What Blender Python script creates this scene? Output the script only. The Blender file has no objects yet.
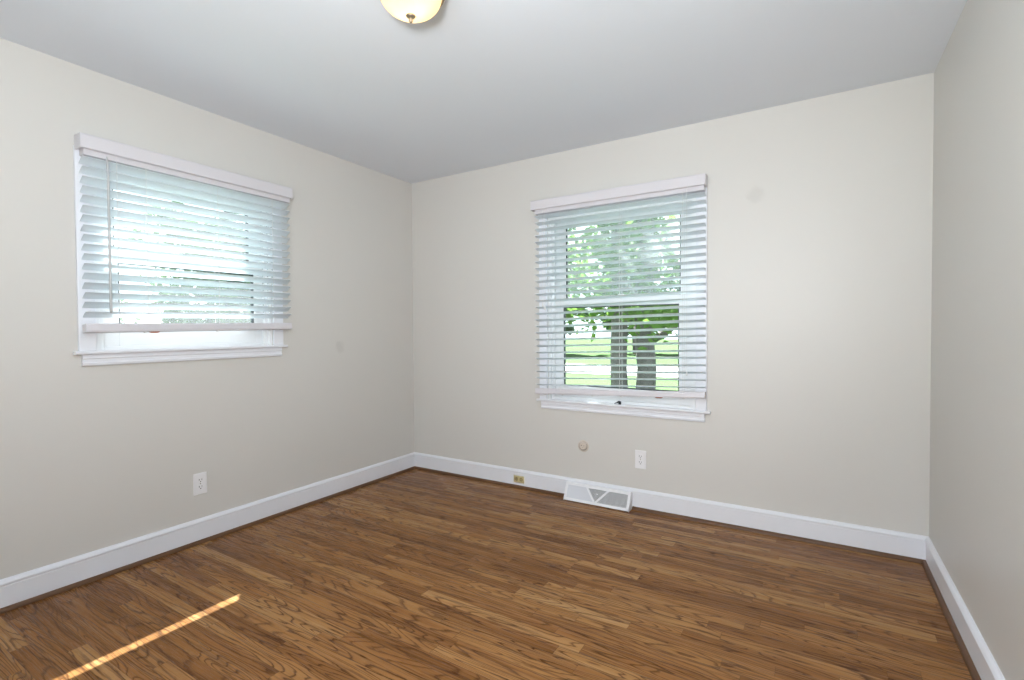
import bpy, bmesh, math, random
from mathutils import Vector, Matrix
random.seed(7)
S = bpy.context.scene
COL = S.collection
# ------------------------------------------------------------------ camera
W, H, D = 3.447, 2.44, 3.75          # room: x 0..W, y -D..0, z 0..H
yaw, pitch, roll, F = -0.550567, -0.0208148, -0.0064721, 497.83
fw = Vector((math.sin(yaw)*math.cos(pitch), math.cos(yaw)*math.cos(pitch), math.sin(pitch)))
rt = Vector((math.cos(yaw), -math.sin(yaw), 0)); up = rt.cross(fw)
r2 = rt*math.cos(roll) + up*math.sin(roll); u2 = -rt*math.sin(roll) + up*math.cos(roll)
cd = bpy.data.cameras.new('camera'); cam = bpy.data.objects.new('camera', cd); COL.objects.link(cam)
cd.sensor_width = 36; cd.lens = F/1024*36; cd.clip_start = 0.02; cd.clip_end = 400
m = Matrix((r2, u2, -fw)).transposed().to_4x4(); m.translation = Vector((2.96448, -3.20538, 1.187))
cam.matrix_world = m
S.camera = cam
# ------------------------------------------------------------------ world, sun, lights, exposure
S.view_settings.view_transform = 'Standard'; S.view_settings.look = 'None'
S.view_settings.gamma = 1; S.view_settings.use_curve_mapping = False
S.view_settings.exposure = 0.36
S.cycles.use_denoising = True
S.cycles.max_bounces = 12; S.cycles.diffuse_bounces = 8; S.cycles.transparent_max_bounces = 24
S.cycles.sample_clamp_indirect = 6
wd = bpy.data.worlds.new('sky'); S.world = wd; wd.use_nodes = True
bg = wd.node_tree.nodes['Background']; bg.inputs['Color'].default_value = (0.86, 0.94, 1.0, 1); bg.inputs['Strength'].default_value = 2.3

def light(name, kind, loc, target, power, color, size=None, size_y=None):
    l = bpy.data.lights.new(name, kind); o = bpy.data.objects.new(name, l); COL.objects.link(o)
    l.energy = power; l.color = color; o.location = loc
    if kind == 'AREA':
        l.shape = 'RECTANGLE'; l.size = size; l.size_y = size_y or size
    d = (Vector(target) - Vector(loc)); o.rotation_euler = d.to_track_quat('-Z', 'Y').to_euler()
    return o
sun = light('sun', 'SUN', (-8, 7, 12.5), (-8+1, 7-0.69, 12.5-1.56), 58, (1.0, 0.98, 0.93)); sun.data.angle = math.radians(0.53)
light('hall_fill', 'AREA', (2.15, -4.65, 1.25), (2.75, -1.5, 1.0), 32, (0.97, 0.985, 1.0), 1.1, 2.0)  # unseen fill lamp added in the hall to brighten the room
light('camera_flash', 'AREA', (2.97, -3.22, 1.42), (1.6, -0.6, 1.45), 5.0, (1.0, 0.97, 0.93), 0.30, 0.30)
light('bounce_flash', 'AREA', (2.75, -3.35, 1.50), (2.35, -3.0, H), 47, (0.93, 0.97, 1.0), 0.25, 0.25)

# ------------------------------------------------------------------ node helper
class NT:
    def __init__(s, name):
        s.m = bpy.data.materials.new(name); s.m.use_nodes = True; s.t = s.m.node_tree
        s.n = s.t.nodes; s.bsdf = s.n['Principled BSDF']; s.out = s.n['Material Output']
    def new(s, kind, ins=None, **kw):
        nd = s.n.new(kind)
        for k, v in kw.items(): setattr(nd, k, v)
        for k, v in (ins or {}).items():
            if isinstance(v, bpy.types.NodeSocket): s.t.links.new(v, nd.inputs[k])
            else: nd.inputs[k].default_value = v
        return nd
    def math(s, op, a, b=0.0, c=0.0, clamp=False):
        return s.new('ShaderNodeMath', {0: a, 1: b, 2: c}, operation=op, use_clamp=clamp).outputs[0]
    def vec(s, x, y, z): return s.new('ShaderNodeCombineXYZ', {0: x, 1: y, 2: z}).outputs[0]
    def noise(s, v, scale, detail=2.0, rough=0.5, dist=0.0):
        return s.new('ShaderNodeTexNoise', {'Vector': v, 'Scale': scale, 'Detail': detail, 'Roughness': rough, 'Distortion': dist}).outputs['Fac']
    def ramp(s, fac, stops, interp='LINEAR'):
        r = s.new('ShaderNodeValToRGB', {0: fac}); r.color_ramp.interpolation = interp
        e = r.color_ramp.elements
        while len(e) < len(stops): e.new(0.5)
        for i, (p, c) in enumerate(stops):
            e[i].position = p; e[i].color = (c, c, c, 1) if isinstance(c, (int, float)) else (*c, 1)
        return r.outputs[0]
    def mix(s, f, a, b, blend='MIX'):
        nd = s.n.new('ShaderNodeMix'); nd.data_type = 'RGBA'; nd.blend_type = blend
        for k, v in ((0, f), (6, a), (7, b)):
            if isinstance(v, bpy.types.NodeSocket): s.t.links.new(v, nd.inputs[k])
            else: nd.inputs[k].default_value = v if isinstance(v, (int, float)) else (*v, 1)
        return nd.outputs[2]
    def set(s, **kw):
        for k, v in kw.items():
            k = k.replace('_', ' ')
            k = {'Base Color': 'Base Color'}.get(k, k)
            if isinstance(v, bpy.types.NodeSocket): s.t.links.new(v, s.bsdf.inputs[k])
            elif isinstance(v, tuple) and len(v) == 3 : s.bsdf.inputs[k].default_value = (*v, 1)
            else: s.bsdf.inputs[k].default_value = v
    def bump(s, h, strength, dist):
        s.t.links.new(s.new('ShaderNodeBump', {'Height': h, 'Strength': strength, 'Distance': dist}).outputs[0], s.bsdf.inputs['Normal'])
    @property
    def obj(s): return s.new('ShaderNodeTexCoord').outputs['Object']

def plain(name, col, rough=0.5, metal=0.0, vary=0.04, scale=6.0, spec=0.5):
    t = NT(name); n = t.noise(t.obj, scale, 3)
    a = tuple(c*(1-vary) for c in col); b = tuple(min(1, c*(1+vary)) for c in col)
    t.set(Base_Color=t.mix(n, a, b), Roughness=rough, Metallic=metal)
    t.bsdf.inputs['Specular IOR Level'].default_value = spec
    return t.m

def paint(name, col, rough, bump=0.12, smudges=(), spec=0.5):
    t = NT(name); co = t.obj
    n = t.noise(co, 1.3, 3)
    c = t.mix(n, tuple(x*0.985 for x in col), tuple(x*1.015 for x in col))
    for (p, r, k) in smudges:
        d = t.new('ShaderNodeVectorMath', {0: co, 1: p}, operation='DISTANCE').outputs['Value']
        wob = t.math('MULTIPLY_ADD', t.noise(co, 22, 2), r*0.9, -r*0.45)
        f = t.math('MULTIPLY', t.new('ShaderNodeMapRange', {0: t.math('ADD', d, wob), 1: r*0.35, 2: r, 3: 1.0, 4: 0.0}, interpolation_type='SMOOTHSTEP').outputs[0], k)
        c = t.mix(f, c, tuple(x*0.80 for x in col))
    t.set(Base_Color=c, Roughness=rough); t.bsdf.inputs['Specular IOR Level'].default_value = spec
    t.bump(t.noise(co, 260, 2, 0.6), bump, 0.0006)
    return t.m

def wood_floor(name):
    t = NT(name); co = t.obj
    sp = t.new('ShaderNodeSeparateXYZ', {0: co}); x, y = sp.outputs[0], sp.outputs[1]
    SW = 0.0572
    ry = t.math('DIVIDE', y, SW); row = t.math('FLOOR', ry); fy = t.math('FRACT', ry)
    rr = t.new('ShaderNodeTexWhiteNoise', {'W': row}, noise_dimensions='1D').outputs['Value']
    ln = t.math('MULTIPLY_ADD', rr, 0.45, 0.50)                         # plank length varies by row
    xs = t.math('ADD', t.math('DIVIDE', x, ln), t.math('MULTIPLY', rr, 37.0))
    pl = t.math('FLOOR', xs); fx = t.math('FRACT', xs)
    wn = t.new('ShaderNodeTexWhiteNoise', {'Vector': t.vec(row, pl, 3.0)}, noise_dimensions='3D')
    idc = t.new('ShaderNodeSeparateXYZ', {0: wn.outputs['Color']}); a, b, c = idc.outputs[0], idc.outputs[1], idc.outputs[2]
    # contour lines of a stretched noise: the cathedral figure of flat-sawn oak
    ys = t.math('MULTIPLY_ADD', b, 9.0, 7.0)
    gv = t.vec(t.math('MULTIPLY_ADD', x, 1.25, t.math('MULTIPLY', a, 91.0)), t.math('MULTIPLY', y, ys), t.math('MULTIPLY', c, 57.0))
    g = t.noise(gv, 1.0, 1.4, 0.45, 0.25)
    wob = t.noise(t.vec(t.math('MULTIPLY', x, 30.0), t.math('MULTIPLY', y, 120.0), a), 1.0, 2)
    rg = t.math('FRACT', t.math('ADD', t.math('MULTIPLY', g, t.math('MULTIPLY_ADD', c, 12.0, 13.0)), t.math('MULTIPLY', wob, 0.30)))
    line = t.ramp(rg, [(0.0, 1.0), (0.10, 0.75), (0.24, 0.10), (0.80, 0.0), (0.94, 0.30), (1.0, 1.0)])
    pores = t.ramp(t.noise(t.vec(t.math('MULTIPLY', x, 9.0), t.math('MULTIPLY', y, 420.0), a), 1.0, 3, 0.6), [(0.44, 0.0), (0.68, 1.0)])
    broad = t.noise(t.vec(t.math('MULTIPLY', x, 1.6), t.math('MULTIPLY', y, 26.0), t.math('MULTIPLY', b, 31.0)), 1.0, 3)
    base = t.ramp(t.math('ADD', t.math('MULTIPLY', a, 0.58), t.math('MULTIPLY', broad, 0.50)),
                  [(0.10, FL[0]), (0.45, FL[1]), (0.72, FL[2]), (1.0, FL[3])])
    col = t.mix(t.math('MULTIPLY', line, t.math('MULTIPLY_ADD', b, 0.30, 0.62)), base, FL[4])
    streak = t.ramp(t.noise(t.vec(t.math('MULTIPLY', x, 2.4), t.math('MULTIPLY', y, 75.0), t.math('MULTIPLY', a, 19.0)), 1.0, 4, 0.62, 0.3), [(0.52, 0.0), (0.64, 1.0)])
    col = t.mix(t.math('MULTIPLY', streak, 0.55), col, FL[4])
    col = t.mix(t.math('MULTIPLY', pores, 0.34), col, FL[4])
    e1 = t.math('MINIMUM', fy, t.math('SUBTRACT', 1.0, fy))
    e2 = t.math('MULTIPLY', t.math('MINIMUM', fx, t.math('SUBTRACT', 1.0, fx)), 18.0)
    dark_line = t.ramp(t.math('MINIMUM', e1, e2), [(0.0, 1.0), (0.035, 0.0)])  # narrow dark seams between planks
    col = t.mix(t.math('MULTIPLY', dark_line, 0.55), col, (0.035, 0.018, 0.008))
    # old paint specks and scuffs left in the finish
    vo = t.new('ShaderNodeTexVoronoi', {'Vector': co, 'Scale': 3.1}); 
    speck = t.math('MULTIPLY', t.math('LESS_THAN', vo.outputs['Distance'], 0.013), t.math('GREATER_THAN', t.new('ShaderNodeSeparateXYZ', {0: vo.outputs['Color']}).outputs[0], 0.62))
    col = t.mix(t.math('MULTIPLY', speck, 0.7), col, (0.7, 0.66, 0.6))
    t.set(Base_Color=col, Roughness=t.math('MULTIPLY_ADD', broad, 0.10, t.math('MULTIPLY_ADD', pores, 0.08, 0.19)))
    t.bsdf.inputs['Specular IOR Level'].default_value = 0.12
    t.bump(t.math('ADD', t.math('MULTIPLY', dark_line, -1.0), t.math('MULTIPLY', pores, -0.25)), 0.25, 0.001)
    return t.m

FL = [(0.175, 0.072, 0.021), (0.290, 0.130, 0.041), (0.385, 0.190, 0.066), (0.54, 0.31, 0.13), (0.052, 0.016, 0.005)]
M = {}
M['wall'] = paint('wall_paint', (0.640, 0.628, 0.598), 0.42, smudges=[((0, -0.772, 1.069), 0.055, 0.45), ((2.652, 0, 1.956), 0.06, 0.35)])
M['ceil'] = paint('ceiling_paint', (0.74, 0.785, 0.845), 0.75, bump=0.2)  # white tinted bluish to stand in for window light off the slats
M['white'] = plain('white_trim_paint', (0.79, 0.81, 0.86), 0.32, vary=0.02)
M['vinyl'] = plain('white_window_vinyl', (0.84, 0.86, 0.88), 0.35, vary=0.02)
M['floor'] = wood_floor('oak_strip_floor')
M['shoe'] = plain('stained_shoe_moulding', (0.11, 0.047, 0.016), 0.45, vary=0.25, scale=14)
M['gasket'] = plain('dark_glazing_gasket', (0.06, 0.07, 0.08), 0.6)
M['valance'] = plain('valance_white', (0.66, 0.645, 0.68), 0.38, vary=0.015)
M['plate'] = plain('white_plate_plastic', (0.83, 0.83, 0.85), 0.3, vary=0.01)
M['slot'] = plain('dark_slot', (0.03, 0.03, 0.03), 0.6)
M['beige'] = plain('beige_plastic', (0.62, 0.55, 0.48), 0.4)
M['beige_shadow'] = plain('beige_plastic_shadow', (0.20, 0.17, 0.15), 0.5)  # dark tone for the painted shadow round the jack's boss
M['brass'] = plain('aged_brass', (0.86, 0.80, 0.50), 0.42, metal=0.85, vary=0.2, scale=60)
M['brassdark'] = plain('dull_brass_socket', (0.50, 0.43, 0.22), 0.5, metal=0.3, vary=0.2, scale=60)
M['bronze'] = plain('brushed_bronze', (0.36, 0.30, 0.22), 0.32, metal=0.9, vary=0.1)
M['vent'] = plain('white_vent_enamel', (0.84, 0.85, 0.88), 0.3, vary=0.01)
M['panel'] = plain('shaded_panel_enamel', (0.66, 0.68, 0.73), 0.4, vary=0.01)  # shading of the white end panel put into a greyer colour
M['mesh'] = plain('grey_vent_interior', (0.30, 0.31, 0.31), 0.6)
M['cord'] = plain('white_cord', (0.78, 0.78, 0.77), 0.8)
M['wand'] = plain('grey_white_wand', (0.52, 0.53, 0.54), 0.35)
M['brown'] = plain('red_brown_plug', (0.42, 0.11, 0.03), 0.5)
M['latch'] = plain('dark_metal_latch', (0.04, 0.045, 0.055), 0.4, metal=0.5)
M['bark'] = plain('grey_brown_bark', (0.11, 0.10, 0.10), 0.9, vary=0.5, scale=9)
M['siding'] = plain('white_exterior', (0.75, 0.76, 0.78), 0.8)

def slat_material():
    t = NT('slat_white'); n = t.noise(t.obj, 5, 2)
    t.set(Base_Color=t.mix(n, (0.80, 0.82, 0.83), (0.84, 0.86, 0.87)), Roughness=0.36)
    tr = t.new('ShaderNodeBsdfTranslucent', {'Color': (0.86, 0.93, 0.97, 1)})
    mx = t.new('ShaderNodeMixShader', {0: 0.45, 1: t.bsdf.outputs[0], 2: tr.outputs[0]})
    t.t.links.new(mx.outputs[0], t.out.inputs[0]); return t.m
M['slat'] = slat_material()
def glass_material(name, haze):
    t = NT(name); t.n.remove(t.bsdf)
    tp = t.new('ShaderNodeBsdfTransparent', {'Color': (0.93, 0.97, 0.97, 1)})
    gl = t.new('ShaderNodeBsdfGlossy', {'Color': (1, 1, 1, 1), 'Roughness': 0.02})
    fr = t.new('ShaderNodeFresnel', {'IOR': 1.45})
    a = t.new('ShaderNodeMixShader', {0: t.math('MULTIPLY', fr.outputs[0], 0.7), 1: tp.outputs[0], 2: gl.outputs[0]}).outputs[0]
    if haze:
        tr = t.new('ShaderNodeBsdfTranslucent', {'Color': (0.84, 0.92, 1.0, 1)})
        nz = t.math('MULTIPLY_ADD', t.noise(t.obj, 4, 3), 0.04, haze-0.02)
        a = t.new('ShaderNodeMixShader', {0: nz, 1: a, 2: tr.outputs[0]}).outputs[0]
    t.t.links.new(a, t.out.inputs[0]); return t.m
M['glass'] = glass_material('window_glass', 0.0)
M['hazy'] = glass_material('hazy_window_glass', 0.14)
M['hazy_l'] = glass_material('dusty_window_glass', 0.035)
def bowl_material():
    t = NT('alabaster_glass_lit'); t.n.remove(t.bsdf)
    n = t.noise(t.obj, 9, 4, 0.6, 0.6)
    c = t.mix(n, (0.92, 0.80, 0.60), (0.98, 0.90, 0.76))
    tr = t.new('ShaderNodeBsdfTranslucent', {'Color': c})
    df = t.new('ShaderNodeBsdfDiffuse', {'Color': (0.9, 0.84, 0.7, 1)})
    gl = t.new('ShaderNodeBsdfGlossy', {'Color': (1, 1, 1, 1), 'Roughness': 0.12})
    a = t.new('ShaderNodeMixShader', {0: 0.30, 1: tr.outputs[0], 2: df.outputs[0]})
    b = t.new('ShaderNodeMixShader', {0: 0.05, 1: a.outputs[0], 2: gl.outputs[0]})
    t.t.links.new(b.outputs[0], t.out.inputs[0]); return t.m
M['bowl'] = bowl_material()
def ground_material():
    t = NT('lawn_grass'); co = t.obj
    n = t.noise(co, 0.5, 4); n2 = t.noise(co, 30, 3)
    c = t.mix(n, (0.032, 0.055, 0.026), (0.052, 0.080, 0.038)); c = t.mix(t.math('MULTIPLY', n2, 0.5), c, (0.06, 0.095, 0.042))
    t.set(Base_Color=c, Roughness=0.95); t.bsdf.inputs['Specular IOR Level'].default_value = 0.0; return t.m
M['lawn'] = ground_material()
M['road'] = plain('pale_concrete', (0.22, 0.215, 0.21), 0.9, vary=0.08)
def leaf_material(name, a, b, k=0.45):
    t = NT(name); n = t.noise(t.obj, 2.2, 2)
    c = t.mix(n, a, b); t.set(Base_Color=c, Roughness=0.55); t.bsdf.inputs['Specular IOR Level'].default_value = 0.2
    tr = t.new('ShaderNodeBsdfTranslucent', {'Color': c})
    mx = t.new('ShaderNodeMixShader', {0: k, 1: t.bsdf.outputs[0], 2: tr.outputs[0]})
    t.t.links.new(mx.outputs[0], t.out.inputs[0]); return t.m
M['leaf'] = leaf_material('green_leaves', (0.05, 0.13, 0.025), (0.16, 0.27, 0.05))
M['leaf2'] = leaf_material('dark_green_leaves', (0.035, 0.075, 0.03), (0.08, 0.15, 0.05), 0.2)

# ------------------------------------------------------------------ mesh helpers
WL = {}     # world location of every created object
class MB:
    def __init__(s): s.b = bmesh.new()
    def box(s, x0, x1, y0, y1, z0, z1):
        P = [(x, y, z) for x in (x0, x1) for y in (y0, y1) for z in (z0, z1)]
        v = [s.b.verts.new(p) for p in P]
        for f in ((0, 1, 3, 2), (4, 6, 7, 5), (0, 4, 5, 1), (2, 3, 7, 6), (0, 2, 6, 4), (1, 5, 7, 3)): s.b.faces.new([v[i] for i in f])
        return s
    def loft(s, rings, cap=True, closed=True):
        R = [[s.b.verts.new(p) for p in r] for r in rings]; n = len(R[0])
        for a, b in zip(R, R[1:]):
            for i in range(n if closed else n-1): s.b.faces.new((a[i], a[(i+1) % n], b[(i+1) % n], b[i]))
        if cap: s.b.faces.new(R[0][::-1]); s.b.faces.new(R[-1])
        return s
    def tube(s, pts, rad, n=8):
        pts = [Vector(p) for p in pts]; rings = []
        for i, p in enumerate(pts):
            d = (pts[min(i+1, len(pts)-1)] - pts[max(i-1, 0)]).normalized()
            a = d.cross(Vector((0.31, 0.17, 0.93)) if abs(d.z) < 0.9 else Vector((1, 0.1, 0))).normalized(); b = d.cross(a)
            r = rad[i] if isinstance(rad, (list, tuple)) else rad
            rings.append([p + a*r*math.cos(2*math.pi*k/n) + b*r*math.sin(2*math.pi*k/n) for k in range(n)])
        return s.loft(rings)
    def lathe(s, prof, fn, n=32, cap=True):
        """prof: (radius, height); fn(rcos, rsin, h) -> point"""
        return s.loft([[fn(r*math.cos(2*math.pi*k/n), r*math.sin(2*math.pi*k/n), h) for k in range(n)] for r, h in prof], cap=cap)
    def build(s, name, mat, parent=None, bevel=0.0, smooth=False, loc=None, fix=True):
        if fix: bmesh.ops.recalc_face_normals(s.b, faces=s.b.faces[:])
        base = WL[parent.name] if parent else Vector(loc or (0, 0, 0))
        for v in s.b.verts: v.co -= base
        me = bpy.data.meshes.new(name); s.b.to_mesh(me); s.b.free(); me.materials.append(mat)
        o = bpy.data.objects.new(name, me); COL.objects.link(o)
        if parent: o.parent = parent
        else: o.location = base
        WL[o.name] = Vector(base)
        if smooth:
            for p in me.polygons: p.use_smooth = True
        if bevel:
            md = o.modifiers.new('bevel', 'BEVEL'); md.width = bevel; md.segments = 2; md.limit_method = 'ANGLE'; md.angle_limit = 0.6
        return o
def empty(name, loc):
    o = bpy.data.objects.new(name, None); COL.objects.link(o); o.location = loc; WL[o.name] = Vector(loc); o.empty_display_size = 0.05; return o
def tag(o, label=None, cat=None, group=None, kind=None):
    for k, v in (('label', label), ('category', cat), ('group', group), ('kind', kind)):
        if v: o[k] = v
    return o
def struct(o, label, cat): return tag(o, label, cat, kind='structure')

# ------------------------------------------------------------------ room shell
T = 0.16
LWy = (-2.21, -1.30); LWz = (1.085, 1.995)        # left window opening
BWx = (1.305, 2.325); BWz = (0.670, 1.995)        # back window opening
struct(MB().box(-T, W+T, -D-T, T, -0.12, 0).build('floor', M['floor']), 'glossy brown stained oak strip floor of narrow planks', 'floor')
struct(MB().box(-T, W+T, -D-T, T, H, H+0.12).build('ceiling', M['ceil']), 'smooth white ceiling, its paint tinted with bluish window light, over the empty room', 'ceiling')
w = MB()
w.box(-T, 0, -D-T, LWy[0], 0, H).box(-T, 0, LWy[1], T, 0, H).box(-T, 0, LWy[0], LWy[1], 0, LWz[0]).box(-T, 0, LWy[0], LWy[1], LWz[1], H)
struct(w.build('wall_left', M['wall']), 'warm grey painted wall holding the wide short window', 'wall')
w = MB()
w.box(0, BWx[0], 0, T, 0, H).box(BWx[1], W, 0, T, 0, H).box(BWx[0], BWx[1], 0, T, 0, BWz[0]).box(BWx[0], BWx[1], 0, T, BWz[1], H)
struct(w.build('wall_back', M['wall']), 'warm grey painted wall holding the tall window and floor vent', 'wall')
struct(MB().box(W, W+T, -D-T, T, 0, H).build('wall_right', M['wall']), 'plain warm grey painted wall without a window', 'wall')
w = MB(); DX = (1.70, 2.65)  # unseen doorway, placed so the hall fill lamp reaches the right wall
w.box(0, DX[0], -D-T, -D, 0, H).box(DX[1], W, -D-T, -D, 0, H).box(DX[0], DX[1], -D-T, -D, 2.06, H)
struct(w.build('wall_front', M['wall']), 'painted wall behind the viewer with the doorway', 'wall')

# baseboards and stained shoe moulding, run as profiles
BB = [(0, 0), (0.014, 0), (0.014, 0.104), (0.0125, 0.107), (0.0125, 0.110), (0.0185, 0.113), (0.0185, 0.120), (0.013, 0.128), (0.006, 0.134), (0, 0.135)]
SH = [(0.014, 0.0), (0.032, 0.0)] + [(0.014+0.018*math.cos(a), 0.018*math.sin(a)) for a in (0.4, 0.8, 1.2)] + [(0.014, 0.018)]
def run(mb, prof, side, a, b, mit=(True, True)):
    def P(d, u, z):
        return {'back': (u, -d, z), 'left': (d, u, z), 'right': (W-d, u, z), 'front': (u, -D+d, z)}[side]
    s = 1 if b > a else -1
    mb.loft([[P(d, a + (s*d if mit[0] else 0), z) for d, z in prof], [P(d, b - (s*d if mit[1] else 0), z) for d, z in prof]])
    return mb
struct(run(MB(), BB, 'back', 0, W).build('baseboard_back', M['white']), 'white baseboard with rounded cap below the tall window', 'baseboard')
struct(run(MB(), BB, 'left', -D, 0).build('baseboard_left', M['white']), 'white baseboard with rounded cap below the wide window', 'baseboard')
struct(run(MB(), BB, 'right', -D, 0).build('baseboard_right', M['white']), 'white baseboard with rounded cap along the plain wall', 'baseboard')
struct(run(MB(), BB, 'front', 0, DX[0]-0.07, (True, False)).build('baseboard_front', M['white']), 'white baseboard beside the doorway', 'baseboard')
VX = (1.462, 1.928)
t1 = MB(); run(t1, SH, 'back', 0, VX[0]-0.003, (True, False)); run(t1, SH, 'back', VX[1]+0.003, W, (False, True))
struct(t1.build('trim_1', M['shoe'], smooth=False), 'brown stained shoe moulding under the baseboard either side of the vent', 'shoe moulding')
struct(run(MB(), SH, 'left', -D, 0).build('trim_2', M['shoe']), 'brown stained shoe moulding below the wide window wall', 'shoe moulding')
struct(run(MB(), SH, 'right', -D, 0).build('trim_3', M['shoe']), 'brown stained shoe moulding along the plain wall', 'shoe moulding')
c = MB().box(DX[0]-0.07, DX[0], -D, -D+0.018, 0, 2.13).box(DX[1], DX[1]+0.07, -D, -D+0.018, 0, 2.13).box(DX[0], DX[1], -D, -D+0.018, 2.06, 2.13)
struct(c.build('trim_4', M['white'], bevel=0.003), 'white casing round the doorway', 'door casing')
hf = MB().box(1.0, 3.4, -D-1.5, -D-T, -0.12, 0)
struct(hf.build('floor_hall', M['floor']), 'oak floor of the hall outside the doorway', 'floor')

# ------------------------------------------------------------------ windows
def mapper(side):
    if side == 'left': return lambda u, d, z: (d, u, z)       # u = y
    return lambda u, d, z: (u, -d, z)                          # u = x
class WB(MB):
    """boxes given as u (along the wall), d (into the room), z"""
    def __init__(s, side): super().__init__(); s.f = mapper(side)
    def b3(s, u0, u1, d0, d1, z0, z1):
        a = s.f(u0, d0, z0); b = s.f(u1, d1, z1)
        return s.box(min(a[0], b[0]), max(a[0], b[0]), min(a[1], b[1]), max(a[1], b[1]), z0, z1)
    def ring(s, u0, u1, z0, z1, wu, wz0, wz1, d0, d1):
        s.b3(u0, u0+wu, d0, d1, z0, z1).b3(u1-wu, u1, d0, d1, z0, z1)
        return s.b3(u0+wu, u1-wu, d0, d1, z0, z0+wz0).b3(u0+wu, u1-wu, d0, d1, z1-wz1, z1)
    def slab(s, u0, u1, prof, dz=(0, 0)):
        """profile (d,z) extruded along u; dz lifts each end"""
        return s.loft([[s.f(u0, d, z+dz[0]) for d, z in prof], [s.f(u1, d, z+dz[1]) for d, z in prof]])

def window(name, side, u0, u1, z0, z1, cas, stool_z, stool_u, glass, meet, haze, label):
    root = empty(name, mapper(side)((u0+u1)/2, 0, z0)); struct(root, label, 'window')
    # jamb lining through the wall
    WB(side).ring(u0, u1, z0, z1, 0.018, 0.012, 0.018, -0.15, -0.001).build('window_frame', M['vinyl'], root, bevel=0.0015)
    WB(side).ring(u0+0.018, u1-0.018, z0+0.012, z1-0.018, 0.022, 0.02, 0.02, -0.035, -0.018).build('sash_stop', M['vinyl'], root, bevel=0.002)
    g0, g1, gb, gt = glass; m0, m1 = meet; su0, su1 = u0+0.018, u1-0.018
    for nm, (a, b), (d0, d1), gm in (('upper_sash', (m1, gt), (-0.125, -0.085), M['hazy' if haze else 'hazy_l']), ('lower_sash', (gb, m0), (-0.080, -0.040), M['glass' if haze else 'hazy_l'])):
        zb = z0+0.012 if nm == 'lower_sash' else m0+0.004
        zt = m1 if nm == 'lower_sash' else z1-0.018
        sb = WB(side)
        sb.b3(su0, g0, d0, d1, zb, zt).b3(g1, su1, d0, d1, zb, zt).b3(g0, g1, d0, d1, zb, a).b3(g0, g1, d0, d1, b, zt)
        sash = sb.build(nm, M['vinyl'], root, bevel=0.002)
        dm = (d0+d1)/2
        WB(side).ring(g0, g1, a, b, 0.007, 0.007, 0.007, dm-0.008, dm+0.012).build('gasket', M['gasket'], sash)
        WB(side).b3(g0+0.001, g1-0.001, dm-0.002, dm+0.002, a+0.001, b-0.001).build('pane', gm, sash)
    um = (u0+u1)/2
    lk = WB(side); lk.b3(um-0.03, um+0.03, -0.078, -0.045, m1, m1+0.010); lk.b3(um-0.008, um+0.034, -0.066, -0.052, m1+0.010, m1+0.020)
    lk.build('sash_lock', M['vinyl'], root, bevel=0.003)
    # casing: two side boards and a head board
    cw = WB(side); c0, c1, ct = cas
    cw.b3(c0, u0-0.002, 0.0005, 0.018, stool_z, ct).b3(u1+0.002, c1, 0.0005, 0.018, stool_z, ct).b3(u0-0.002, u1+0.002, 0.0005, 0.018, z1+0.002, ct)
    cw.build('casing', M['white'], root, bevel=0.003)
    s0, s1 = stool_u
    st = WB(side); st.slab(s0, s1, [(0.0005, stool_z-0.016), (0.030, stool_z-0.016), (0.035, stool_z-0.012), (0.036, stool_z-0.006), (0.033, stool_z), (0.0005, stool_z)])
    st.b3(u0+0.0005, u1-0.0005, -0.038, 0.002, stool_z-0.014, stool_z)
    st.build('window_sill', M['white'], root)
    az = stool_z-0.0165
    WB(side).slab(c0+0.012, c1-0.012, [(0.0005, az), (0.018, az), (0.018, az-0.018), (0.014, az-0.023), (0.014, az-0.036), (0.018, az-0.041), (0.016, az-0.052), (0.0005, az-0.056)]).build('apron', M['white'], root)
    return root
w1 = window('window_1', 'left', LWy[0], LWy[1], LWz[0], LWz[1], (-2.280, -1.232, 2.06), 1.098, (-2.298, -1.213), (-2.10, -1.39, 1.222, 1.94), (1.541, 1.587), False,
       'wide short double-hung window behind blinds on the wall by the sunlight streak')
w2 = window('window_2', 'back', BWx[0], BWx[1], BWz[0], BWz[1], (1.240, 2.392, 2.06), 0.684, (1.222, 2.414), (1.404, 2.215, 0.782, 1.94), (1.345, 1.403), True,
       'tall double-hung window behind blinds above the floor vent')
# small dark latch lying on the tall window's sill
lt = MB(); lt.tube([(1.806, -0.012, 0.688), (1.820, -0.012, 0.693), (1.838, -0.012, 0.702), (1.850, -0.012, 0.700)], [0.0025, 0.004, 0.0065, 0.005]); lt.box(1.836, 1.852, -0.018, -0.006, 0.684, 0.703)
lt.build('sash_latch', M['latch'], w2, bevel=0.001)

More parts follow.
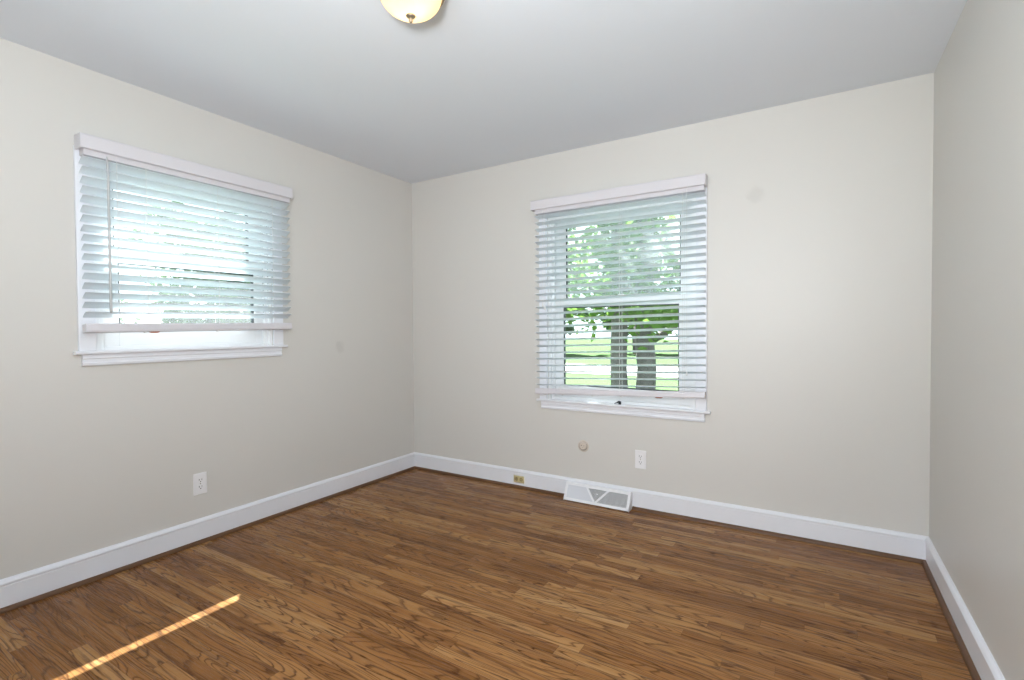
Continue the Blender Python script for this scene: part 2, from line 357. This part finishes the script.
# ------------------------------------------------------------------ venetian blinds
def blind(side, v0, v1, s0, s1, ztop, zlast, n, dzr, tilt, rail, dzrail, ladders, label, buttons, wand=None, cords=(), valance_returns=True):
    f = mapper(side)
    root = empty('venetian_blind', f((v0+v1)/2, 0.0, ztop+0.10)); tag(root, label, 'blind', None)
    # valance with rebate and end returns
    v = WB(side)
    v.slab(v0, v1, [(0.078, 2.036), (0.087, 2.036), (0.090, 2.041), (0.090, 2.096), (0.087, 2.103), (0.078, 2.103)])
    if valance_returns: v.b3(v0, v0+0.009, 0.020, 0.078, 2.036, 2.103).b3(v1-0.009, v1, 0.020, 0.078, 2.036, 2.103)
    v.build('valance', M['valance'], root, bevel=0.0015)
    h = WB(side); h.b3(s0+0.004, s1-0.004, 0.022, 0.072, 2.010, 2.062); h.build('head_rail', M['valance'], root, bevel=0.002)
    dc, hw, th = 0.046, 0.025, 0.0014
    sl = WB(side)
    for i in range(n):
        z = ztop + (zlast-ztop)*i/(n-1); dz = dzr*i/(n-1); jl = random.uniform(-0.0012, 0.0012); jr = random.uniform(-0.0012, 0.0012); ta = tilt + random.uniform(-0.03, 0.03)
        prof = []
        for sgn in (1, -1):
            for q in (range(-3, 4) if sgn == 1 else range(3, -4, -1)):
                a = q/3*hw; crown = 0.0022*(1-(q/3)**2)
                zz = crown + sgn*th
                prof.append((dc + a*math.cos(ta) - zz*math.sin(ta), z + a*math.sin(ta) + zz*math.cos(ta)))
        sl.slab(s0+random.uniform(0, 0.002), s1-random.uniform(0, 0.002), prof, (jl, dz+jr))
    sl.build('slats', M['slat'], root)
    rz0, rz1 = rail
    b = WB(side); hd = 0.024; tr = 0.12
    pr = [(-hd, -1), (-hd+0.003, -1.0), (hd-0.003, -1), (hd, -0.6), (hd, 0.6), (hd-0.003, 1), (-hd+0.003, 1), (-hd, 0.6)]
    hz = (rz1-rz0)/2; zc = (rz0+rz1)/2
    b.slab(s0, s1, [(dc + a*math.cos(tr) - c*hz*math.sin(tr), zc + a*math.sin(tr) + c*hz*math.cos(tr)) for a, c in pr], (0, dzrail))
    br = b.build('bottom_rail', M['valance'], root)
    for (u, mt) in buttons:
        k = (u-s0)/(s1-s0); zb = rz0 + dzrail*k - 0.003 + 0.000
        mb = MB(); mb.lathe([(0.007, 0.008), (0.007, 0.0), (0.004, -0.004)], lambda a, c, h, u=u, zb=zb: f(u+a*(3.6 if mt == 'brown' else 1.2), dc-0.004+c, zb+h), 14)
        mb.build('cord_button', M[mt], br)
    for u in ladders:
        k = (u-s0)/(s1-s0)
        for dd, sg in ((dc+hw*math.cos(tilt)+0.001, 1), (dc-hw*math.cos(tilt)-0.001, -1)):
            MB().tube([f(u, dd, 2.012), f(u, dd, zc + sg*hw*math.sin(tilt) + dzrail*k)], 0.0011, 6).build('ladder_string', M['cord'], root)
    if wand:
        u, zt, zb = wand
        wd_ = MB(); wd_.tube([f(u, 0.082, zt), f(u, 0.088, zt-0.02), f(u, 0.094, zt-0.05), f(u, 0.094, zb+0.01), f(u, 0.094, zb)], [0.0025, 0.004, 0.0055, 0.0062, 0.004], 8)
        wd_.build('tilt_wand', M['wand'], root, smooth=True)
    for (u, zb, dd) in cords:
        MB().tube([f(u, dd, 2.03), f(u, dd, zb+0.03)], 0.0012, 6).build('pull_cord', M['cord'], root)
        MB().lathe([(0.0015, 0.03), (0.004, 0.024), (0.0062, 0.004), (0.005, 0.0)], lambda a, c, h, u=u, zb=zb, dd=dd: f(u+a, dd+c, zb+h), 10).build('cord_tassel', M['cord'], root, smooth=True)
    return root
b1 = blind('left', -2.281, -1.200, -2.268, -1.206, 1.990, 1.272, 17, 0.012, math.radians(33), (1.186, 1.226), 0.012,
           (-2.135, -2.012, -1.66, -1.329), 'white horizontal blind with a tilt wand on the wide window',
           [(-2.02, 'cord'), (-1.978, 'brown'), (-1.66, 'cord'), (-1.34, 'cord')], wand=(-2.180, 2.02, 1.279))
b2 = blind('back', 1.213, 2.396, 1.232, 2.390, 1.990, 0.790, 27, 0.042, math.radians(15), (0.722, 0.762), 0.042,
           (1.437, 1.863, 2.262), 'white horizontal blind over the tall window showing trees between its slats',
           [(1.30, 'cord'), (1.437, 'cord'), (1.66, 'cord'), (1.863, 'cord'), (2.109, 'brown'), (2.262, 'cord')],
           cords=((1.319, 1.325, 0.078), (1.303, 1.345, 0.078), (2.288, 0.90, 0.078)))

# ------------------------------------------------------------------ outlets
def outlet(side, u, z, label):
    f = mapper(side); root = empty('wall_outlet', f(u, 0, z)); tag(root, label, 'outlet')
    p = WB(side); p.b3(u-0.0365, u+0.0365, 0.0005, 0.006, z-0.060, z+0.060); p.build('cover_plate', M['plate'], root, bevel=0.0025)
    for s in (-1, 1):
        zc = z + s*0.0195
        r = WB(side); n = 20; ring = []
        for k in range(n):
            a = 2*math.pi*k/n; ring.append((u+0.0170*math.cos(a), zc+max(-0.0135, min(0.0135, 0.0170*math.sin(a)))))
        r.loft([[f(a, d, b) for a, b in ring] for d in (0.0055, 0.0080)])
        rc = r.build('receptacle', M['plate'], root)
        q = WB(side); q.b3(u-0.0085, u-0.0058, 0.0078, 0.0084, zc-0.001, zc+0.009); q.b3(u+0.0058, u+0.0082, 0.0078, 0.0084, zc, zc+0.008)
        q.lathe([(0.0030, 0.0078), (0.0030, 0.0084)], lambda a, b, h, u=u, zc=zc: f(u+a, h, zc-0.0075+b), 10)
        q.build('slot', M['slot'], rc)
    s_ = WB(side); s_.lathe([(0.003, 0.006), (0.0028, 0.0074), (0.0015, 0.0078)], lambda a, b, h: f(u+a, h, z+b), 10); s_.build('screw', M['bronze'], root)
    return root
outlet('left', -1.751, 0.331, 'white duplex wall outlet on the wall below the wide window')
outlet('back', 1.981, 0.331, 'white duplex wall outlet above the floor vent, beside the round plate')

# round beige cable cover
f = mapper('back'); u, z = 1.577, 0.373
root = empty('round_wall_jack', f(u, 0, z)); tag(root, 'small round beige jack cover on the wall above the vent', 'wall jack')
MB().lathe([(0.040, 0.0005), (0.040, 0.003), (0.036, 0.006), (0.030, 0.0072), (0.0275, 0.0060)], lambda a, b, h: f(u+a, h, z+b), 36).build('cover_ring', M['beige'], root, smooth=False)
MB().lathe([(0.0275, 0.0055), (0.0265, 0.0125), (0.022, 0.0145)], lambda a, b, h: f(u+a, h, z+0.002+b), 32).build('centre_boss', M['beige'], root)
MB().lathe([(0.0300, 0.0062), (0.0300, 0.0078), (0.0268, 0.0078), (0.0268, 0.0062)], lambda a, b, h: f(u+a, h, z+b), 32).build('dark_line', M['beige_shadow'], root)  # dark ring imitating the shadow round the raised boss
q = MB()
for du, dz, r in ((-0.010, 0.005, 0.0035), (0.009, 0.004, 0.0028), (0.0, -0.008, 0.002)):
    q.lathe([(r, 0.0143), (r*0.9, 0.0150)], lambda a, b, h, du=du, dz=dz: f(u+du+a, h, z+dz+b), 10)
q.build('socket_hole', M['slot'], root)

# brass outlet let into the baseboard
u, z = 1.060, 0.064
root = empty('brass_outlet', f(u, 0.014, z)); tag(root, 'small brass outlet plate mounted sideways in the baseboard', 'outlet')
p = WB('back'); p.b3(u-0.046, u+0.046, 0.0145, 0.0185, z-0.026, z+0.026); p.build('cover_plate', M['brass'], root, bevel=0.0015)
for s in (-1, 1):
    r = WB('back'); cx = u+s*0.0195
    r.lathe([(0.0155, 0.0183), (0.0150, 0.0205)], lambda a, b, h, cx=cx: f(cx+a, h, z+b), 20); rc = r.build('receptacle', M['brassdark'], root)
    qq = WB('back'); qq.b3(cx-0.006, cx+0.004, 0.0203, 0.0209, z+0.0055, z+0.008); qq.b3(cx-0.006, cx+0.004, 0.0203, 0.0209, z-0.008, z-0.0055); qq.build('slot', M['slot'], rc)
WB('back').lathe([(0.003, 0.0185), (0.002, 0.0200)], lambda a, b, h: f(u+a, h, z+b), 10).build('screw', M['brass'], root)

# ------------------------------------------------------------------ baseboard heat register
x0, x1 = VX
root = empty('floor_register', ((x0+x1)/2, -0.05, 0)); tag(root, 'white metal baseboard vent with V divider standing on the floor', 'vent')
yb, yt, zt_, zb_ = -0.086, -0.036, 0.112, 0.004       # sloping face: bottom y, top y
def face(x, k, off=0.0):                                # k 0..1 up the face
    nrm = Vector((0, -(zt_-zb_), -(yb-yt)*-1)).normalized()
    nrm = Vector((0, -(zt_-zb_), (yt-yb))).normalized()
    return Vector((x, yb+(yt-yb)*k, zb_+(zt_-zb_)*k)) + nrm*off
def bar(mb, a, b, wd2, off0=0.0, off1=0.003):
    """flat bar on the face from (x,k) a to b, half width wd2 metres"""
    L = math.hypot(zt_-zb_, yt-yb); dx, dk = b[0]-a[0], (b[1]-a[1])*L; l = math.hypot(dx, dk); nx, nk = -dk/l*wd2, dx/l*wd2/L
    q = [(a[0]+nx, a[1]+nk), (b[0]+nx, b[1]+nk), (b[0]-nx, b[1]-nk), (a[0]-nx, a[1]-nk)]
    mb.loft([[face(*p, off0) for p in q], [face(*p, off1) for p in q]])
hs = MB()
hs.loft([[(x0, -0.0175, 0.001), (x0, yb, 0.001), (x0, yb, zb_), (x0, yt, zt_), (x0, -0.0175, zt_)], [(x0+0.004, -0.0175, 0.001), (x0+0.004, yb, 0.001), (x0+0.004, yb, zb_), (x0+0.004, yt, zt_), (x0+0.004, -0.0175, zt_)]])
hs.loft([[(x1-0.004, -0.0175, 0.001), (x1-0.004, yb, 0.001), (x1-0.004, yb, zb_), (x1-0.004, yt, zt_), (x1-0.004, -0.0175, zt_)], [(x1, -0.0175, 0.001), (x1, yb, 0.001), (x1, yb, zb_), (x1, yt, zt_), (x1, -0.0175, zt_)]])
hs.box(x0+0.004, x1-0.004, yt, -0.0175, zt_-0.003, zt_)
hs.build('housing', M['vent'], root)
fr = MB()
bar(fr, (x0, 0.07), (x1, 0.07), 0.009); bar(fr, (x0, 0.94), (x1, 0.94), 0.008); bar(fr, (x0+0.009, 0.0), (x0+0.009, 1.0), 0.009); bar(fr, (x1-0.009, 0.0), (x1-0.009, 1.0), 0.009)
bar(fr, (1.618, 0.92), (1.690, 0.09), 0.0065); bar(fr, (1.780, 0.92), (1.690, 0.09), 0.0065)
fr.build('face_frame', M['vent'], root)
pn = MB(); pn.loft([[face(x0+0.016, 0.12, -0.004), face(1.688, 0.12, -0.004), face(1.618, 0.9, -0.004), face(x0+0.016, 0.9, -0.004)], [face(x0+0.016, 0.12, -0.001), face(1.688, 0.12, -0.001), face(1.618, 0.9, -0.001), face(x0+0.016, 0.9, -0.001)]])
tag(pn.build('closed_panel', M['panel'], root), 'plain white end panel')
bk = MB(); bk.loft([[face(1.60, 0.03, -0.014), face(x1-0.006, 0.03, -0.014), face(x1-0.006, 0.97, -0.014), face(1.60, 0.97, -0.014)], [face(1.60, 0.03, -0.011), face(x1-0.006, 0.03, -0.011), face(x1-0.006, 0.97, -0.011), face(1.60, 0.97, -0.011)]])
bk.build('backing', M['mesh'], root)
lv = MB()
for i in range(15):
    k = 0.13+0.79*i/14
    xa = 1.690 - 0.072*(k-0.09)/0.83 
    bar(lv, (xa, k), (x1-0.014, k), 0.0011, -0.009, -0.001)
lv.build('louvers', M['vent'], root)
lvr = MB(); bar(lvr, (1.694, 0.60), (1.706, 0.60), 0.004, 0.0, 0.012); lvr.build('damper_lever', M['vent'], root)

# ------------------------------------------------------------------ ceiling light
lx, ly = 1.712, -1.846
root = empty('ceiling_light', (lx, ly, H)); tag(root, 'round flush ceiling light with lit cream glass bowl and bronze finial', 'ceiling light')
g = lambda a, b, h: (lx+a, ly+b, h)
MB().lathe([(0.110, H-0.0005), (0.128, H-0.012), (0.127, H-0.034), (0.122, H-0.046), (0.114, H-0.046), (0.106, H-0.022), (0.02, H-0.022)], g, 48).build('ceiling_pan', M['bronze'], root, smooth=True)
prof = []
R0, ZB, ZT = 0.112, H-0.122, H-0.040
for i in range(19):
    a = i/18*math.pi/2; prof.append((max(0.004, R0*math.cos(math.pi/2-a)), ZT-(ZT-ZB)*math.cos(a)**0.9 if i < 18 else ZT))
inn = [(max(0.003, r-0.003), zz+0.004) for r, zz in prof[::-1]]; inn[0] = (R0-0.003, ZT)
MB().lathe(prof+inn, g, 56, cap=False).build('glass_bowl', M['bowl'], root, smooth=True)
MB().lathe([(0.0035, ZB+0.02), (0.0035, ZB+0.001), (0.016, ZB), (0.018, ZB-0.003), (0.013, ZB-0.008), (0.006, ZB-0.011), (0.0055, ZB-0.014), (0.008, ZB-0.018), (0.006, ZB-0.023), (0.002, ZB-0.027)], g, 24).build('finial', M['bronze'], root, smooth=True)
for s in (-1, 1):
    MB().lathe([(0.012, H-0.022), (0.012, H-0.036), (0.008, H-0.038)], lambda a, b, h, s=s: (lx+s*0.05+a, ly+b, h), 16).build('lamp_socket', M['plate'], root)
    pl = bpy.data.lights.new('bulb', 'POINT'); pl.energy = 0.85; pl.color = (1.0, 0.86, 0.66); pl.shadow_soft_size = 0.022
    po = bpy.data.objects.new('bulb', pl); COL.objects.link(po); po.parent = root; po.location = (s*0.024, 0, -0.080)

# ------------------------------------------------------------------ outside
GZ = -0.75
struct(MB().box(-60, 60, 0.6, 90, GZ-0.3, GZ).box(-60, -0.6, -40, 0.6, GZ-0.3, GZ).build('ground', M['lawn']), 'sunlit green lawn outside the windows', 'lawn')
struct(MB().box(-60, 60, 16.6, 22.0, GZ, GZ+0.03).build('street', M['road']), 'pale street beyond the lawn', 'street')

def tree(name, x, y, h, r, crown, nleaf, mat, label, branches=(), leaf=0.10, seed=1, sun_blocker=None, lean=0.0):
    rnd = random.Random(seed)
    root = empty(name, (x, y, GZ)); tag(root, label, 'tree', None)
    mb = MB(); pts = [(x+lean*k+0.05*math.sin(k*3+seed), y+0.04*math.cos(k*2), GZ+h*k/6) for k in range(7)]
    mb.tube(pts, [r*1.1, r*1.0, r, r*0.92, r*0.85, r*0.7, r*0.35], 12)
    for (z0, dx, dy, dz, rr) in branches:
        k = (z0-GZ)/h*6; bx = x+lean*k
        mb.tube([(bx, y, z0), (bx+dx*0.35, y+dy*0.35, z0+dz*0.25), (bx+dx*0.7, y+dy*0.7, z0+dz*0.6), (bx+dx, y+dy, z0+dz)], [rr, rr*0.85, rr*0.6, rr*0.3], 8)
    mb.build('trunk', M['bark'], root, smooth=True)
    lf = bmesh.new()
    cx, cy, cz, rx, ry, rz = crown
    clumps = [(cx+rnd.gauss(0, 0.45)*rx, cy+rnd.gauss(0, 0.45)*ry, cz+rnd.uniform(-0.9, 0.9)*rz, rnd.uniform(0.25, 0.6)) for _ in range(max(8, nleaf//70))]
    if sun_blocker:
        ex, ey, ez, er, en = sun_blocker
        ec = [(ex+rnd.gauss(0, 0.5)*er, ey+rnd.gauss(0, 0.5)*er, ez+rnd.gauss(0, 0.4)*er, 0.5) for _ in range(40)]
    for i in range(nleaf + (sun_blocker[4] if sun_blocker else 0)):
        c = clumps[i % len(clumps)] if i < nleaf else ec[i % 40]
        p = Vector((c[0]+rnd.gauss(0, c[3]*0.5), c[1]+rnd.gauss(0, c[3]*0.5), c[2]+rnd.gauss(0, c[3]*0.35)))
        if p.z < GZ+0.1: continue
        a = Vector((rnd.gauss(0, 1), rnd.gauss(0, 1), rnd.gauss(0, 0.6))).normalized(); b = a.cross(Vector((rnd.gauss(0, 1), rnd.gauss(0, 1), rnd.gauss(0, 1)))).normalized()
        s = leaf*rnd.uniform(0.6, 1.3)
        v = [lf.verts.new(p+a*s), lf.verts.new(p+b*s*0.45), lf.verts.new(p-a*s), lf.verts.new(p-b*s*0.45)]
        lf.faces.new(v)
    q = MB(); q.b.free(); q.b = lf; q.build('foliage', mat, root, fix=False)
    return root
TREES = True
if TREES:
    tree('shade_tree', -0.27, 6.0, 7.5, 0.16, (-0.6, 6.3, 3.1, 2.2, 1.6, 1.9), 3800, M['leaf'], 'tree with a thick straight trunk, first of the pair beyond the tall window',
         branches=((1.6, -1.3, 0.3, 1.0, 0.06), (1.9, 0.9, 0.5, 1.2, 0.06), (4.6, -1.2, -2.4, 1.7, 0.08)), seed=3, sun_blocker=(-1.55, 3.3, 6.4, 1.35, 5000))  # unseen high branch and leaf clump added to block sun at the back window
    tree('shade_tree', 0.124, 6.3, 7.0, 0.185, (0.7, 6.6, 3.0, 2.0, 1.6, 1.8), 3600, M['leaf'], 'tree with a forking trunk, second of the pair beyond the tall window',
         branches=((0.9, 1.0, 0.1, 0.75, 0.09), (1.3, -0.4, 0.2, 1.4, 0.05)), seed=5)
    for i, (x, y, s, l) in enumerate(((-15.8, 32.0, 11, 'leafy tree across the street, left of the trunk pair through the tall window'),
                                     (-3.7, 31.0, 12, 'leafy tree across the street, right of the trunk pair through the tall window'),
                                     (-9.2, 35.0, 13, 'leafy tree across the street, middle and farthest of three through the tall window'))):
        tree('shade_tree', x, y, 7.5, 0.20, (x, y, 3.9, 3.0, 1.8, 3.1), 6500, M['leaf2'], l, seed=s, leaf=0.26)
    tree('side_tree', -9.2, 3.6, 6.0, 0.16, (-9.2, 3.6, 1.7, 1.0, 1.6, 2.2), 9000, M['leaf2'], 'dense tree outside the wide window, nearest the room corner', seed=21, leaf=0.11)
    tree('side_tree', -12.6, 0.8, 5.5, 0.12, (-12.6, 0.8, 2.0, 0.9, 1.8, 2.2), 5500, M['leaf2'], 'sparse tree outside the wide window, behind the tilt wand side', seed=23, leaf=0.10)
